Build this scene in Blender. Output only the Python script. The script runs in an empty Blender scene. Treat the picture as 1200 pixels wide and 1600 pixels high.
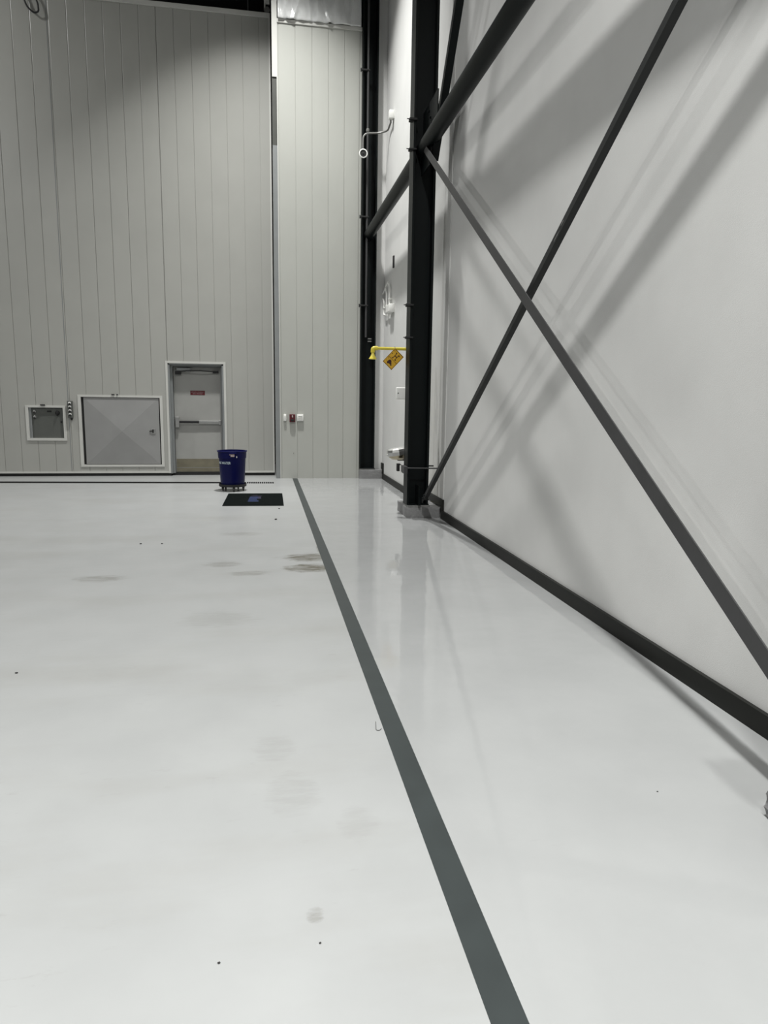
import bpy, bmesh, math, random
from mathutils import Vector, Matrix
random.seed(7)
C = bpy.context.scene.collection
PI = math.pi

# ------------------------------------------------------------------ camera
F_PX, PITCH, ROLL, YAW = 1089.62, math.radians(9.1135), math.radians(0.8095), math.radians(-9.8188)
cy, sy = math.cos(YAW), math.sin(YAW)
fwd = Vector((-sy*math.cos(PITCH), cy*math.cos(PITCH), -math.sin(PITCH)))
right = Vector((cy, sy, 0)); upv = right.cross(fwd)
c_, s_ = math.cos(ROLL), math.sin(ROLL)
R0 = c_*right + s_*upv; U0 = -s_*right + c_*upv
cam_data = bpy.data.cameras.new('camera'); cam = bpy.data.objects.new('camera', cam_data); C.objects.link(cam)
cam.matrix_world = Matrix(((R0.x, U0.x, -fwd.x, 0), (R0.y, U0.y, -fwd.y, 0), (R0.z, U0.z, -fwd.z, 1.65), (0, 0, 0, 1)))
cam_data.sensor_fit = 'VERTICAL'; cam_data.sensor_height = 36.0; cam_data.sensor_width = 27.0
cam_data.lens = F_PX/1600*36.0
cam_data.clip_end = 200
bpy.context.scene.camera = cam

# ------------------------------------------------------------------ world, lamps, exposure
w = bpy.data.worlds.new('world'); bpy.context.scene.world = w; w.use_nodes = True
w.node_tree.nodes['Background'].inputs[0].default_value = (0.75, 0.85, 1.0, 1)
w.node_tree.nodes['Background'].inputs[1].default_value = 0.0
vs = bpy.context.scene.view_settings
vs.view_transform = 'Standard'; vs.look = 'None'; vs.exposure = -0.3; vs.gamma = 1.0; vs.use_curve_mapping = False

LAMP_Z = 11.5
# x, y, watts, beam spread in degrees
LAMPS = [(-0.2, 1.06, 1060, 130), (0.1, 12.4, 480, 90), (-11.5, -2.0, 900, 175), (-9.0, 12.4, 520, 164), (-22, -5.0, 1100, 175), (-18, 12.4, 160, 175),
         (-0.2, -3.0, 430, 84)]
for (x, y, p, sp) in LAMPS:
    l = bpy.data.lights.new('high_bay_light', 'AREA'); l.shape = 'DISK'; l.size = 0.5; l.energy = p; l.spread = math.radians(sp)
    l.color = (1.0, 1.0, 0.98)
    o = bpy.data.objects.new('high_bay_light', l); o.location = (x, y, LAMP_Z); C.objects.link(o)

# ------------------------------------------------------------------ materials
def mat(name, col, rough=0.5, metal=0.0, var=0.0, vscale=3.0, bump=0.0, bscale=40.0, spec=0.5, coat=0.0, coat_r=0.05, alpha=1.0, emit=None):
    m = bpy.data.materials.new(name); m.use_nodes = True
    nt = m.node_tree; b = nt.nodes['Principled BSDF']
    b.inputs['Roughness'].default_value = rough; b.inputs['Metallic'].default_value = metal
    b.inputs['Specular IOR Level'].default_value = spec
    b.inputs['Coat Weight'].default_value = coat; b.inputs['Coat Roughness'].default_value = coat_r
    b.inputs['Alpha'].default_value = alpha
    tc = nt.nodes.new('ShaderNodeTexCoord')
    n = nt.nodes.new('ShaderNodeTexNoise'); n.inputs['Scale'].default_value = vscale; n.inputs['Detail'].default_value = 5
    nt.links.new(tc.outputs['Object'], n.inputs['Vector'])
    r = nt.nodes.new('ShaderNodeValToRGB')
    r.color_ramp.elements[0].position = 0.3; r.color_ramp.elements[1].position = 0.7
    r.color_ramp.elements[0].color = tuple(c*(1-var) for c in col)+(1,)
    r.color_ramp.elements[1].color = tuple(min(1, c*(1+var)) for c in col)+(1,)
    nt.links.new(n.outputs['Fac'], r.inputs['Fac']); nt.links.new(r.outputs['Color'], b.inputs['Base Color'])
    if bump:
        n2 = nt.nodes.new('ShaderNodeTexNoise'); n2.inputs['Scale'].default_value = bscale; n2.inputs['Detail'].default_value = 3
        nt.links.new(tc.outputs['Object'], n2.inputs['Vector'])
        bp = nt.nodes.new('ShaderNodeBump'); bp.inputs['Strength'].default_value = bump; bp.inputs['Distance'].default_value = 0.01
        nt.links.new(n2.outputs['Fac'], bp.inputs['Height']); nt.links.new(bp.outputs['Normal'], b.inputs['Normal'])
    return m

M = {}
M['panel'] = mat('panel_paint', (0.36, 0.36, 0.335), 0.33, 0.0, 0.025, 1.5, 0.03, 6.0)
M['panel_light'] = mat('corner_panel_paint', (0.40, 0.405, 0.375), 0.30, 0.0, 0.02, 1.2, 0.03, 6.0)
M['wall'] = mat('wall_paint', (0.625, 0.625, 0.61), 0.55, 0.0, 0.03, 2.0, 0.12, 180.0)
M['farwall'] = mat('far_wall_paint', (0.10, 0.10, 0.10), 0.6, 0.0, 0.03, 1.0)
M['roof'] = mat('roof_paint', (0.02, 0.02, 0.02), 0.8, 0.0, 0.1, 1.0)
M['steel'] = mat('dark_green_steel_paint', (0.0035, 0.0052, 0.0054), 0.45, 0.0, 0.12, 3.0, 0.04, 30.0, spec=0.15)
M['brace'] = mat('brace_paint', (0.040, 0.040, 0.041), 0.5, 0.0, 0.1, 4.0, 0.04, 40.0)
M['braceA'] = mat('dark_brace_paint', (0.024, 0.025, 0.025), 0.5, 0.0, 0.1, 4.0, 0.04, 40.0, spec=0.25)
M['base'] = mat('baseboard_vinyl', (0.011, 0.0115, 0.010), 0.5, 0.0, 0.1, 2.0, 0.05, 20.0, spec=0.2)
M['concrete'] = mat('painted_concrete', (0.19, 0.19, 0.19), 0.6, 0.0, 0.15, 8.0, 0.5, 35.0)
M['grout'] = mat('grout', (0.16, 0.16, 0.155), 0.8, 0.0, 0.2, 10.0, 0.5, 40.0)
M['black'] = mat('black_rubber', (0.008, 0.008, 0.008), 0.6, 0.0, 0.1, 5.0)
M['blackp'] = mat('black_plastic', (0.012, 0.012, 0.013), 0.4, 0.0, 0.1, 5.0)
M['trim'] = mat('light_trim_paint', (0.52, 0.52, 0.49), 0.4, 0.0, 0.03, 4.0)
M['jamb'] = mat('grey_jamb_paint', (0.21, 0.22, 0.22), 0.4, 0.0, 0.05, 4.0)
M['jambdark'] = mat('dark_jamb_paint', (0.055, 0.057, 0.05), 0.5, 0.0, 0.1, 4.0)
M['leaf'] = mat('door_leaf_paint', (0.30, 0.30, 0.285), 0.45, 0.0, 0.06, 2.5)
M['kick'] = mat('worn_kick_plate', (0.17, 0.155, 0.11), 0.5, 0.2, 0.15, 6.0)
M['hatch'] = mat('hatch_paint', (0.26, 0.26, 0.255), 0.4, 0.0, 0.05, 3.0)
M['cab'] = mat('cabinet_grey_paint', (0.085, 0.09, 0.082), 0.5, 0.0, 0.06, 5.0)
M['white'] = mat('white_plastic', (0.80, 0.80, 0.77), 0.35, 0.0, 0.02, 5.0)
M['chrome'] = mat('stainless_steel', (0.85, 0.85, 0.83), 0.34, 1.0, 0.03, 10.0)
M['alu'] = mat('satin_aluminium', (0.5, 0.5, 0.49), 0.35, 0.9, 0.05, 10.0)
M['brass'] = mat('tarnished_bowl_underside', (0.42, 0.37, 0.27), 0.3, 1.0, 0.1, 10.0)
M['red'] = mat('red_plastic', (0.10, 0.006, 0.012), 0.4, 0.0, 0.05, 10.0)
M['signred'] = mat('dark_red_sign', (0.09, 0.004, 0.009), 0.5, 0.0, 0.03, 10.0)
M['signwhite'] = mat('sign_lettering', (0.42, 0.34, 0.33), 0.5, 0.0, 0.03, 10.0)
M['yellow'] = mat('yellow_pipe_paint', (0.66, 0.55, 0.06), 0.3, 0.0, 0.06, 10.0)
M['signyellow'] = mat('amber_sign', (0.62, 0.36, 0.03), 0.4, 0.0, 0.1, 20.0)
M['brown'] = mat('sign_print', (0.04, 0.01, 0.008), 0.5, 0.0, 0.1, 10.0)
M['bin'] = mat('blue_bin_plastic', (0.0008, 0.002, 0.05), 0.42, 0.0, 0.1, 6.0, spec=0.18)
M['binin'] = mat('blue_bin_inside', (0.006, 0.010, 0.10), 0.5, 0.0, 0.1, 6.0)
M['letter'] = mat('pale_lettering', (0.62, 0.72, 0.75), 0.5, 0.0, 0.03, 10.0)
M['mat'] = mat('rubber_mat', (0.003, 0.0045, 0.0042), 0.85, 0.0, 0.15, 30.0, 0.6, 300.0, spec=0.04)
M['matprint'] = mat('mat_blue_print', (0.02, 0.03, 0.085), 0.8, 0.0, 0.3, 25.0, spec=0.2)
M['matprint2'] = mat('mat_violet_print', (0.018, 0.014, 0.032), 0.8, 0.0, 0.3, 25.0, spec=0.2)
M['galv'] = mat('galvanised_conduit', (0.22, 0.22, 0.21), 0.4, 0.5, 0.08, 12.0)
M['grate'] = mat('drain_grate', (0.006, 0.006, 0.006), 0.8, 0.0, 0.1, 12.0, spec=0.1)
M['crumb'] = mat('dark_crumb', (0.02, 0.02, 0.02), 0.8, 0.0, 0.2, 12.0)

def floor_mat():
    m = bpy.data.materials.new('white_epoxy_floor'); m.use_nodes = True
    nt = m.node_tree; N = nt.nodes; L = nt.links; b = N['Principled BSDF']
    tc = N.new('ShaderNodeTexCoord')
    def noise(scale, detail=4, vec=None, rough=0.5):
        n = N.new('ShaderNodeTexNoise'); n.inputs['Scale'].default_value = scale; n.inputs['Detail'].default_value = detail
        n.inputs['Roughness'].default_value = rough
        L.new(vec or tc.outputs['Object'], n.inputs['Vector']); return n.outputs['Fac']
    def mapping(sc):
        mp = N.new('ShaderNodeMapping'); mp.inputs['Scale'].default_value = sc; L.new(tc.outputs['Object'], mp.inputs['Vector']); return mp.outputs['Vector']
    def ramp(src, p0, p1, v0, v1):
        r = N.new('ShaderNodeMapRange'); r.inputs['From Min'].default_value = p0; r.inputs['From Max'].default_value = p1
        r.inputs['To Min'].default_value = v0; r.inputs['To Max'].default_value = v1; L.new(src, r.inputs['Value']); return r.outputs['Result']
    def math_(op, a, bb):
        r = N.new('ShaderNodeMath'); r.operation = op
        for i, q in enumerate((a, bb)):
            if isinstance(q, (int, float)): r.inputs[i].default_value = q
            else: L.new(q, r.inputs[i])
        return r.outputs[0]
    def mixc(fac, a, bcol):
        r = N.new('ShaderNodeMix'); r.data_type = 'RGBA'; L.new(fac, r.inputs[0])
        if isinstance(a, tuple): r.inputs[6].default_value = a
        else: L.new(a, r.inputs[6])
        r.inputs[7].default_value = bcol; return r.outputs[2]
    sep = N.new('ShaderNodeSeparateXYZ'); L.new(tc.outputs['Object'], sep.inputs[0])
    right_side = ramp(sep.outputs['X'], 0.63, 0.635, 0, 1)
    mott = ramp(noise(2.2, 6), 0.35, 0.7, 0, 1)
    col = mixc(mott, (0.295, 0.301, 0.299, 1), (0.315, 0.321, 0.319, 1))
    # grey traffic smudges, only on the worn side
    sm = math_('MULTIPLY', ramp(noise(1.0, 6, mapping((0.5, 1.6, 1)), 0.62), 0.50, 0.72, 0, 0.30), math_('SUBTRACT', 1, right_side))
    col = mixc(sm, col, (0.235, 0.23, 0.21, 1))
    # fine scuffs
    sc = math_('MULTIPLY', ramp(noise(9, 8, mapping((0.6, 2.0, 1)), 0.7), 0.60, 0.72, 0, 0.5), ramp(noise(1.3, 3), 0.5, 0.65, 0, 1))
    sc = math_('MULTIPLY', sc, math_('SUBTRACT', 1, math_('MULTIPLY', right_side, 0.8)))
    col = mixc(sc, col, (0.15, 0.145, 0.125, 1))
    # shaped dirt stains: (x, y, rx, ry, strength)
    for (x, y, rx, ry, st) in ((0.45, 7.22, 0.26, 0.20, 0.95), (0.42, 6.75, 0.25, 0.17, 1.0), (-0.16, 6.6, 0.20, 0.10, 0.35), (-0.42, 7.0, 0.20, 0.12, 0.4),
                               (-1.50, 6.55, 0.22, 0.12, 0.42), (0.60, 7.6, 0.04, 0.30, 0.7), (0.145, 2.03, 0.03, 0.035, 0.35), (0.10, 2.75, 0.12, 0.16, 0.12), (0.03, 3.15, 0.10, 0.14, 0.12), (0.35, 2.5, 0.08, 0.12, 0.10), (-0.35, 5.2, 0.3, 0.2, 0.15), (-0.3, 8.6, 0.25, 0.12, 0.25)):
        vx = math_('DIVIDE', math_('SUBTRACT', sep.outputs['X'], x), rx)
        vy = math_('DIVIDE', math_('SUBTRACT', sep.outputs['Y'], y), ry)
        d = math_('ADD', math_('MULTIPLY', vx, vx), math_('MULTIPLY', vy, vy))
        d = math_('ADD', d, ramp(noise(11, 6, mapping((0.6, 1.8, 1)), 0.7), 0.3, 0.7, -0.7, 0.7))
        f = math_('MULTIPLY', ramp(d, 0.35, 1.15, st, 0), ramp(noise(12, 6, mapping((0.4, 2.2, 1)), 0.75), 0.38, 0.56, 0.25, 1))
        f = math_('MULTIPLY', f, math_('SUBTRACT', 1, right_side))
        col = mixc(f, col, (0.075, 0.067, 0.045, 1))
    L.new(col, b.inputs['Base Color'])
    rough = math_('ADD', ramp(right_side, 0, 1, 0.30, 0.035), ramp(noise(3, 5), 0.3, 0.7, 0.0, 0.03))
    L.new(rough, b.inputs['Roughness'])
    b.inputs['Specular IOR Level'].default_value = 0.33
    bp = N.new('ShaderNodeBump'); bp.inputs['Strength'].default_value = 0.5; bp.inputs['Distance'].default_value = 0.004
    L.new(noise(4.5, 3), bp.inputs['Height'])
    bp2 = N.new('ShaderNodeBump'); bp2.inputs['Strength'].default_value = 0.02; bp2.inputs['Distance'].default_value = 0.004
    L.new(noise(45, 3), bp2.inputs['Height']); L.new(bp.outputs['Normal'], bp2.inputs['Normal'])
    L.new(bp2.outputs['Normal'], b.inputs['Normal'])
    return m
M['floor'] = floor_mat()
M['stripe'] = mat('dark_grey_floor_paint', (0.023, 0.029, 0.029), 0.45, 0.0, 0.12, 5.0, 0.05, 12.0)

def plastic_sheet_mat():
    m = mat('clear_plastic_sheet', (0.85, 0.86, 0.85), 0.12, 0.0, 0.05, 6.0, 1.0, 9.0, spec=0.8)
    m.node_tree.nodes['Principled BSDF'].inputs['Transmission Weight'].default_value = 0.35
    return m
M['sheet'] = plastic_sheet_mat()

# ------------------------------------------------------------------ helpers
def box(bm, x0, x1, y0, y1, z0, z1, mtx=None):
    v = [bm.verts.new((x, y, z)) for x in (x0, x1) for y in (y0, y1) for z in (z0, z1)]
    for f in ((0, 1, 3, 2), (4, 6, 7, 5), (0, 4, 5, 1), (2, 3, 7, 6), (0, 2, 6, 4), (1, 5, 7, 3)):
        bm.faces.new([v[i] for i in f])
    if mtx is not None:
        for q in v: q.co = mtx @ q.co
    return v

def bevel_box(bm, x0, x1, y0, y1, z0, z1, r=0.004, seg=2, mtx=None):
    t = bmesh.new(); box(t, x0, x1, y0, y1, z0, z1)
    bmesh.ops.bevel(t, geom=t.edges[:], offset=r, segments=seg, affect='EDGES', profile=0.5)
    if mtx is not None: bmesh.ops.transform(t, matrix=mtx, verts=t.verts[:])
    merge(bm, t)

def merge(bm, t):
    me = bpy.data.meshes.new('tmp'); t.to_mesh(me); t.free(); bm.from_mesh(me); bpy.data.meshes.remove(me)

def prism(bm, poly, z0, z1, axis='Z'):
    """poly is a closed outline; extruded between z0 and z1 along the axis"""
    def P(a, b, c):
        return {'Z': (a, b, c), 'Y': (a, c, b), 'X': (c, a, b)}[axis]
    lo = [bm.verts.new(P(a, b, z0)) for a, b in poly]; hi = [bm.verts.new(P(a, b, z1)) for a, b in poly]
    n = len(poly); bm.faces.new(lo[::-1]); bm.faces.new(hi)
    for i in range(n): bm.faces.new([lo[i], lo[(i+1) % n], hi[(i+1) % n], hi[i]])

def lathe(bm, prof, cx, cy, cz=0, seg=40, axis='Z', cap=True):
    rings = []
    for (r, z) in prof:
        ring = []
        for k in range(seg):
            a = 2*PI*k/seg; u, v = r*math.cos(a), r*math.sin(a)
            p = {'Z': (cx+u, cy+v, cz+z), 'Y': (cx+u, cy+z, cz+v), 'X': (cx+z, cy+u, cz+v)}[axis]
            ring.append(bm.verts.new(p))
        rings.append(ring)
    for a, b in zip(rings, rings[1:]):
        for k in range(seg): bm.faces.new([a[k], a[(k+1) % seg], b[(k+1) % seg], b[k]])
    if cap:
        bm.faces.new(rings[0][::-1]); bm.faces.new(rings[-1])

def smooth_path(pts, r_bend=0.08, n=6):
    pts = [Vector(p) for p in pts]; out = [pts[0]]
    for i in range(1, len(pts)-1):
        a, b, c = pts[i-1], pts[i], pts[i+1]
        d1 = (a-b); d2 = (c-b); r = min(r_bend, d1.length*0.45, d2.length*0.45)
        p1 = b+d1.normalized()*r; p2 = b+d2.normalized()*r
        for k in range(n+1):
            t = k/n; out.append(p1*(1-t)**2+b*2*t*(1-t)+p2*t*t)
    out.append(pts[-1]); return out

def tube(bm, pts, r, seg=14, bend=0.0):
    pts = smooth_path(pts, bend) if bend else [Vector(p) for p in pts]
    d0 = (pts[1]-pts[0]).normalized(); ref = Vector((0, 0, 1)) if abs(d0.z) < 0.9 else Vector((1, 0, 0))
    u = d0.cross(ref).normalized(); rings = []
    for i, p in enumerate(pts):
        if i == 0: d = d0
        elif i == len(pts)-1: d = (pts[-1]-pts[-2]).normalized()
        else: d = ((pts[i+1]-p).normalized()+(p-pts[i-1]).normalized()).normalized()
        u = (u-d*u.dot(d)).normalized(); v = d.cross(u)
        rings.append([bm.verts.new(p+r*(math.cos(2*PI*k/seg)*u+math.sin(2*PI*k/seg)*v)) for k in range(seg)])
    for a, b in zip(rings, rings[1:]):
        for k in range(seg): bm.faces.new([a[k], a[(k+1) % seg], b[(k+1) % seg], b[k]])
    bm.faces.new(rings[0][::-1]); bm.faces.new(rings[-1])

def obj(name, bm, material, parent=None, smooth=False, kind=None, label=None):
    bmesh.ops.recalc_face_normals(bm, faces=bm.faces[:])
    me = bpy.data.meshes.new(name); bm.to_mesh(me); bm.free()
    me.materials.append(M[material] if isinstance(material, str) else material)
    if smooth:
        me.polygons.foreach_set('use_smooth', [True]*len(me.polygons))
        me.set_sharp_from_angle(angle=math.radians(35))
    o = bpy.data.objects.new(name, me); C.objects.link(o)
    if parent is not None:
        o.parent = parent; o.matrix_parent_inverse = Matrix.Translation(-parent_loc(parent))
    if kind: o['kind'] = kind
    if label: o['label'] = label
    return o

def parent_loc(p):
    v = Vector((0, 0, 0))
    if p.type == 'EMPTY': v = Vector(p.location)
    return v

def tag(o, label, cat, group=None):
    o['label'] = label; o['category'] = cat
    if group: o['group'] = group
    return o

def thing(name, label, cat, loc=(0, 0, 0), group=None):
    o = bpy.data.objects.new(name, None); o.empty_display_size = 0.1; o.location = loc; C.objects.link(o)
    return tag(o, label, cat, group)

def struct(name, bm, m, **k):
    return obj(name, bm, m, kind='structure', **k)

def text_mesh(body, size, mtx, extrude=0.0006):
    cu = bpy.data.curves.new('t', 'FONT'); cu.body = body; cu.size = size; cu.extrude = extrude; cu.align_x = 'CENTER'; cu.align_y = 'CENTER'
    to = bpy.data.objects.new('t', cu); C.objects.link(to)
    dg = bpy.context.evaluated_depsgraph_get(); me = bpy.data.meshes.new_from_object(to.evaluated_get(dg))
    bm = bmesh.new(); bm.from_mesh(me); bmesh.ops.transform(bm, matrix=mtx, verts=bm.verts[:])
    bpy.data.objects.remove(to); bpy.data.curves.remove(cu); bpy.data.meshes.remove(me)
    return bm

# =================================================================== SETTING
XW = 2.49          # face of the right wall
YC = 14.70         # face of the corner panels
YD = 15.30         # face of the big hangar door
bm = bmesh.new(); box(bm, -26, 3.0, -20, 19.0, -0.3, 0.0); struct('floor', bm, 'floor')
bm = bmesh.new(); box(bm, XW, XW+0.3, -20, YC+0.02, 0.0, 13.0)
box(bm, XW-0.006, XW, 9.46, 10.60, 0.0, 13.0)                       # panel lap behind the column
struct('wall_right', bm, 'wall')
bm = bmesh.new(); box(bm, -26, 3.0, -20, 19.0, 13.0, 13.2); struct('ceiling', bm, 'roof')
bm = bmesh.new(); box(bm, -26.3, -26, -20, 19.0, 0.0, 13.0); struct('wall_left', bm, 'farwall')
bm = bmesh.new(); box(bm, -26, 3.0, -20.3, -20, 0.0, 13.0); struct('wall_front', bm, 'farwall')
bm = bmesh.new(); box(bm, -26, 0.4, 18.0, 18.3, 0.0, 13.0); struct('wall_outer', bm, 'roof')

# strip of wall beside the corner column
bm = bmesh.new(); box(bm, 2.31, XW, YC+0.02, YC+0.2, 0, 13.0); struct('wall_back', bm, 'wall')

# corner panels
def grooved(bm, x0, x1, z0, z1, y, seams, holes=(), thick=0.05, gap=0.0035, back=0.010):
    xs = sorted(set([x0, x1]+[s for s in seams if x0 < s < x1]+[h[0] for h in holes]+[h[1] for h in holes]))
    for a, b in zip(xs, xs[1:]):
        mid = (a+b)/2; zz = [(z0, z1)]
        for h in holes:
            if h[0] < mid < h[1]:
                nz = []
                for (p, q) in zz:
                    if h[2] > p: nz.append((p, min(q, h[2])))
                    if h[3] < q: nz.append((max(p, h[3]), q))
                zz = nz
        ga = gap if a in seams else 0; gb = gap if b in seams else 0
        for (p, q) in zz:
            e = 0.006
            # front sheet with softly rounded edges at each joint, then backing
            poly = [(a+ga, y+back), (a+ga, y+(e*0.4 if ga else 0)), (a+ga+(e if ga else 0), y), (b-gb-(e if gb else 0), y), (b-gb, y+(e*0.4 if gb else 0)), (b-gb, y+back), (b, y+back), (b, y+thick), (a, y+thick), (a, y+back)]
            out = []
            for pt in poly:
                if not out or (abs(pt[0]-out[-1][0]) > 1e-6 or abs(pt[1]-out[-1][1]) > 1e-6): out.append(pt)
            if abs(out[0][0]-out[-1][0]) < 1e-6 and abs(out[0][1]-out[-1][1]) < 1e-6: out.pop()
            prism(bm, out, p, q)

CS = [0.366, 0.69, 1.013, 1.33, 1.645, 1.94]
bm = bmesh.new(); grooved(bm, 0.345, 1.985, 0.0, 8.72, YC, CS, thick=0.35)
box(bm, 0.345, 1.985, YC+0.35, YC+0.36, 0.0, 13.0)
cw = struct('wall_corner', bm, 'panel_light')
bm = bmesh.new(); bevel_box(bm, 0.345, 1.985, YC-0.02, YC+0.05, 8.70, 8.77, 0.006); struct('trim_1', bm, 'trim')
# end post of the corner wall: light above, dark insert, grey below
bm = bmesh.new(); box(bm, 0.245, 0.345, YC-0.005, YC+0.36, 7.75, 13.0); struct('trim_2', bm, 'trim')
bm = bmesh.new(); box(bm, 0.245, 0.335, YC+0.012, YC+0.36, 6.52, 7.75); struct('trim_3', bm, 'jambdark')
bm = bmesh.new(); box(bm, 0.245, 0.335, YC-0.002, YC+0.36, 0.0, 6.52); struct('trim_4', bm, 'jamb')
bm = bmesh.new(); box(bm, 0.333, 0.348, YC-0.008, YC+0.01, 0.0, 7.75); struct('trim_5', bm, 'trim')

# baseboard along the right wall, stepping up over the concrete footings
def baseboard(segs, name):
    bm = bmesh.new()
    for (y0, y1, z0, z1) in segs: box(bm, XW-0.03, XW-0.001, y0, y1, z0, z1)
    return struct(name, bm, 'base')
bm = bmesh.new()
prof = [(-20, 0), (1.45, 0), (1.45, 0.16), (2.42, 0.16), (2.42, 0), (9.50, 0), (9.50, 0.168), (10.34, 0.168), (10.34, 0), (14.52, 0), (14.52, 0.205), (14.70, 0.205),
        (14.70, 0.33), (14.48, 0.33), (14.48, 0.118), (10.42, 0.118), (10.42, 0.275), (9.43, 0.275), (9.43, 0.118), (2.50, 0.118), (2.50, 0.275), (1.37, 0.275), (1.37, 0.118), (-20, 0.118)]
prism(bm, prof, XW-0.032, XW-0.004, 'X')
struct('baseboard_right', bm, 'base')

# =================================================================== HANGAR DOOR
hd_seams = [0.004-0.3255*k for k in range(0, 26)]
HX0, HX1, HTOP = -8.4, 0.225, 9.05
hole_door = (-1.955, -0.815, 0.0, 2.365)
hole_cab = (-4.72, -4.02, 0.77, 1.42)
hole_hatch = (-3.70, -2.115, 0.235, 1.635)
d1 = bpy.data.objects.new('door_1', None); C.objects.link(d1); d1['kind'] = 'structure'; d1.location = (0, YD, 0)
bm = bmesh.new(); grooved(bm, HX0, HX1, 0.075, HTOP, YD, hd_seams, (hole_door, hole_cab, hole_hatch), thick=0.06)
obj('panelling', bm, 'panel', d1)
bm = bmesh.new(); bevel_box(bm, HX0, HX1, YD-0.03, YD+0.25, HTOP, HTOP+0.085, 0.006); obj('top_rail', bm, 'trim', d1)
bm = bmesh.new(); box(bm, HX0, -1.99, YD-0.006, YD+0.05, 0.062, 0.10); box(bm, -0.79, HX1, YD-0.006, YD+0.05, 0.062, 0.10); obj('bottom_rail', bm, 'trim', d1)
bm = bmesh.new(); box(bm, HX0, -1.96, YD+0.03, YD+0.12, 0.0, 0.075); box(bm, -0.815, HX1, YD+0.03, YD+0.12, 0.0, 0.075); box(bm, -1.96, -0.815, YD+0.14, YD+0.22, 0.0, 0.05)
obj('rubber_seal', bm, 'black', d1)
bm = bmesh.new(); box(bm, HX1-0.03, HX1, YD-0.004, YD+0.25, 0.075, HTOP); obj('edge_channel', bm, 'trim', d1)
bm = bmesh.new(); box(bm, -3.937, -3.925, YD-0.003, YD+0.002, 0.1, HTOP); obj('joint_strip', bm, 'jamb', d1)

# personnel door in the hangar door
d2 = bpy.data.objects.new('door_2', None); C.objects.link(d2); d2['kind'] = 'structure'; d2.location = (-1.38, YD, 0)
bm = bmesh.new()
box(bm, -1.995, -1.95, YD-0.012, YD+0.02, 0.06, 2.345); box(bm, -0.82, -0.775, YD-0.012, YD+0.02, 0.06, 2.345); box(bm, -1.995, -0.775, YD-0.012, YD+0.02, 2.345, 2.39)
obj('outer_trim', bm, 'trim', d2)
bm = bmesh.new()
box(bm, -1.955, -1.915, YD, YD+0.24, 0.05, 2.36); box(bm, -0.855, -0.815, YD, YD+0.24, 0.05, 2.36); box(bm, -1.955, -0.815, YD, YD+0.24, 2.32, 2.36)
box(bm, -1.915, -1.868, YD+0.10, YD+0.24, 0.05, 2.32); box(bm, -0.888, -0.855, YD+0.10, YD+0.24, 0.05, 2.32); box(bm, -1.868, -0.888, YD+0.10, YD+0.24, 2.285, 2.32)
obj('door_frame', bm, 'jamb', d2)
YL = YD+0.185
bm = bmesh.new(); bevel_box(bm, -1.862, -0.892, YL, YL+0.045, 0.06, 2.28, 0.003); leaf = obj('door_leaf', bm, 'leaf', d2)
bm = bmesh.new(); bevel_box(bm, -1.85, -0.90, YL-0.004, YL, 0.165, 0.345, 0.001); bevel_box(bm, -1.85, -0.90, YL-0.006, YL, 0.07, 0.150, 0.001); obj('kick_plate', bm, 'kick', d2)
bm = bmesh.new(); bevel_box(bm, -1.845, -1.765, YL-0.075, YL, 1.02, 1.24, 0.008); bevel_box(bm, -0.945, -0.905, YL-0.05, YL, 1.08, 1.17, 0.006)
obj('bar_housing', bm, 'alu', d2)
bm = bmesh.new(); bevel_box(bm, -1.765, -1.36, YL-0.062, YL-0.02, 1.105, 1.155, 0.006); obj('push_bar', bm, 'blackp', d2)
bm = bmesh.new(); bevel_box(bm, -1.36, -0.945, YL-0.056, YL-0.002, 1.095, 1.16, 0.006); obj('bar_rail', bm, 'alu', d2, label='brushed metal rail')
bm = bmesh.new(); bevel_box(bm, -1.79, -1.50, YL-0.07, YL, 2.20, 2.265, 0.01); cl = obj('door_closer', bm, 'jamb', d2)
bm = bmesh.new(); tube(bm, [(-1.76, YL-0.05, 2.19), (-1.3, YL-0.13, 2.205), (-0.98, YL-0.06, 2.19)], 0.012, 8)
bevel_box(bm, -1.82, -1.70, YL-0.06, YL-0.01, 2.12, 2.19, 0.008); bevel_box(bm, -1.05, -0.93, YL-0.05, YL-0.01, 2.16, 2.21, 0.006); obj('closer_arm', bm, 'blackp', d2)
bm = bmesh.new(); bevel_box(bm, -1.60, -1.51, YL-0.085, YL-0.05, 2.175, 2.195, 0.003); obj('closer_bolt', bm, 'alu', d2)
bm = bmesh.new(); bevel_box(bm, -1.525, -1.225, YL-0.003, YL, 1.70, 1.792, 0.001); sg = obj('door_sign', bm, 'signred', d2, label='dark red sign with two lines of white lettering')
bm = bmesh.new()                                                  # two lines of lettering, too small to read
random.seed(3)
for (z, n, x0, x1, h) in ((1.762, 16, -1.50, -1.25, 0.018), (1.728, 13, -1.475, -1.27, 0.020)):
    for k in range(n):
        if k in (7,) and n == 16 or k in (4,) and n == 13: continue
        a = x0+(x1-x0)*k/n; ww = (x1-x0)/n*0.62
        box(bm, a, a+ww*0.35, YL-0.0045, YL-0.003, z-h/2, z+h/2)
        q = random.choice((-1, 0, 1)); box(bm, a, a+ww, YL-0.0045, YL-0.003, z+q*h*0.4-0.002, z+q*h*0.4+0.002)
obj('lettering', bm, 'signwhite', sg)

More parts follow.
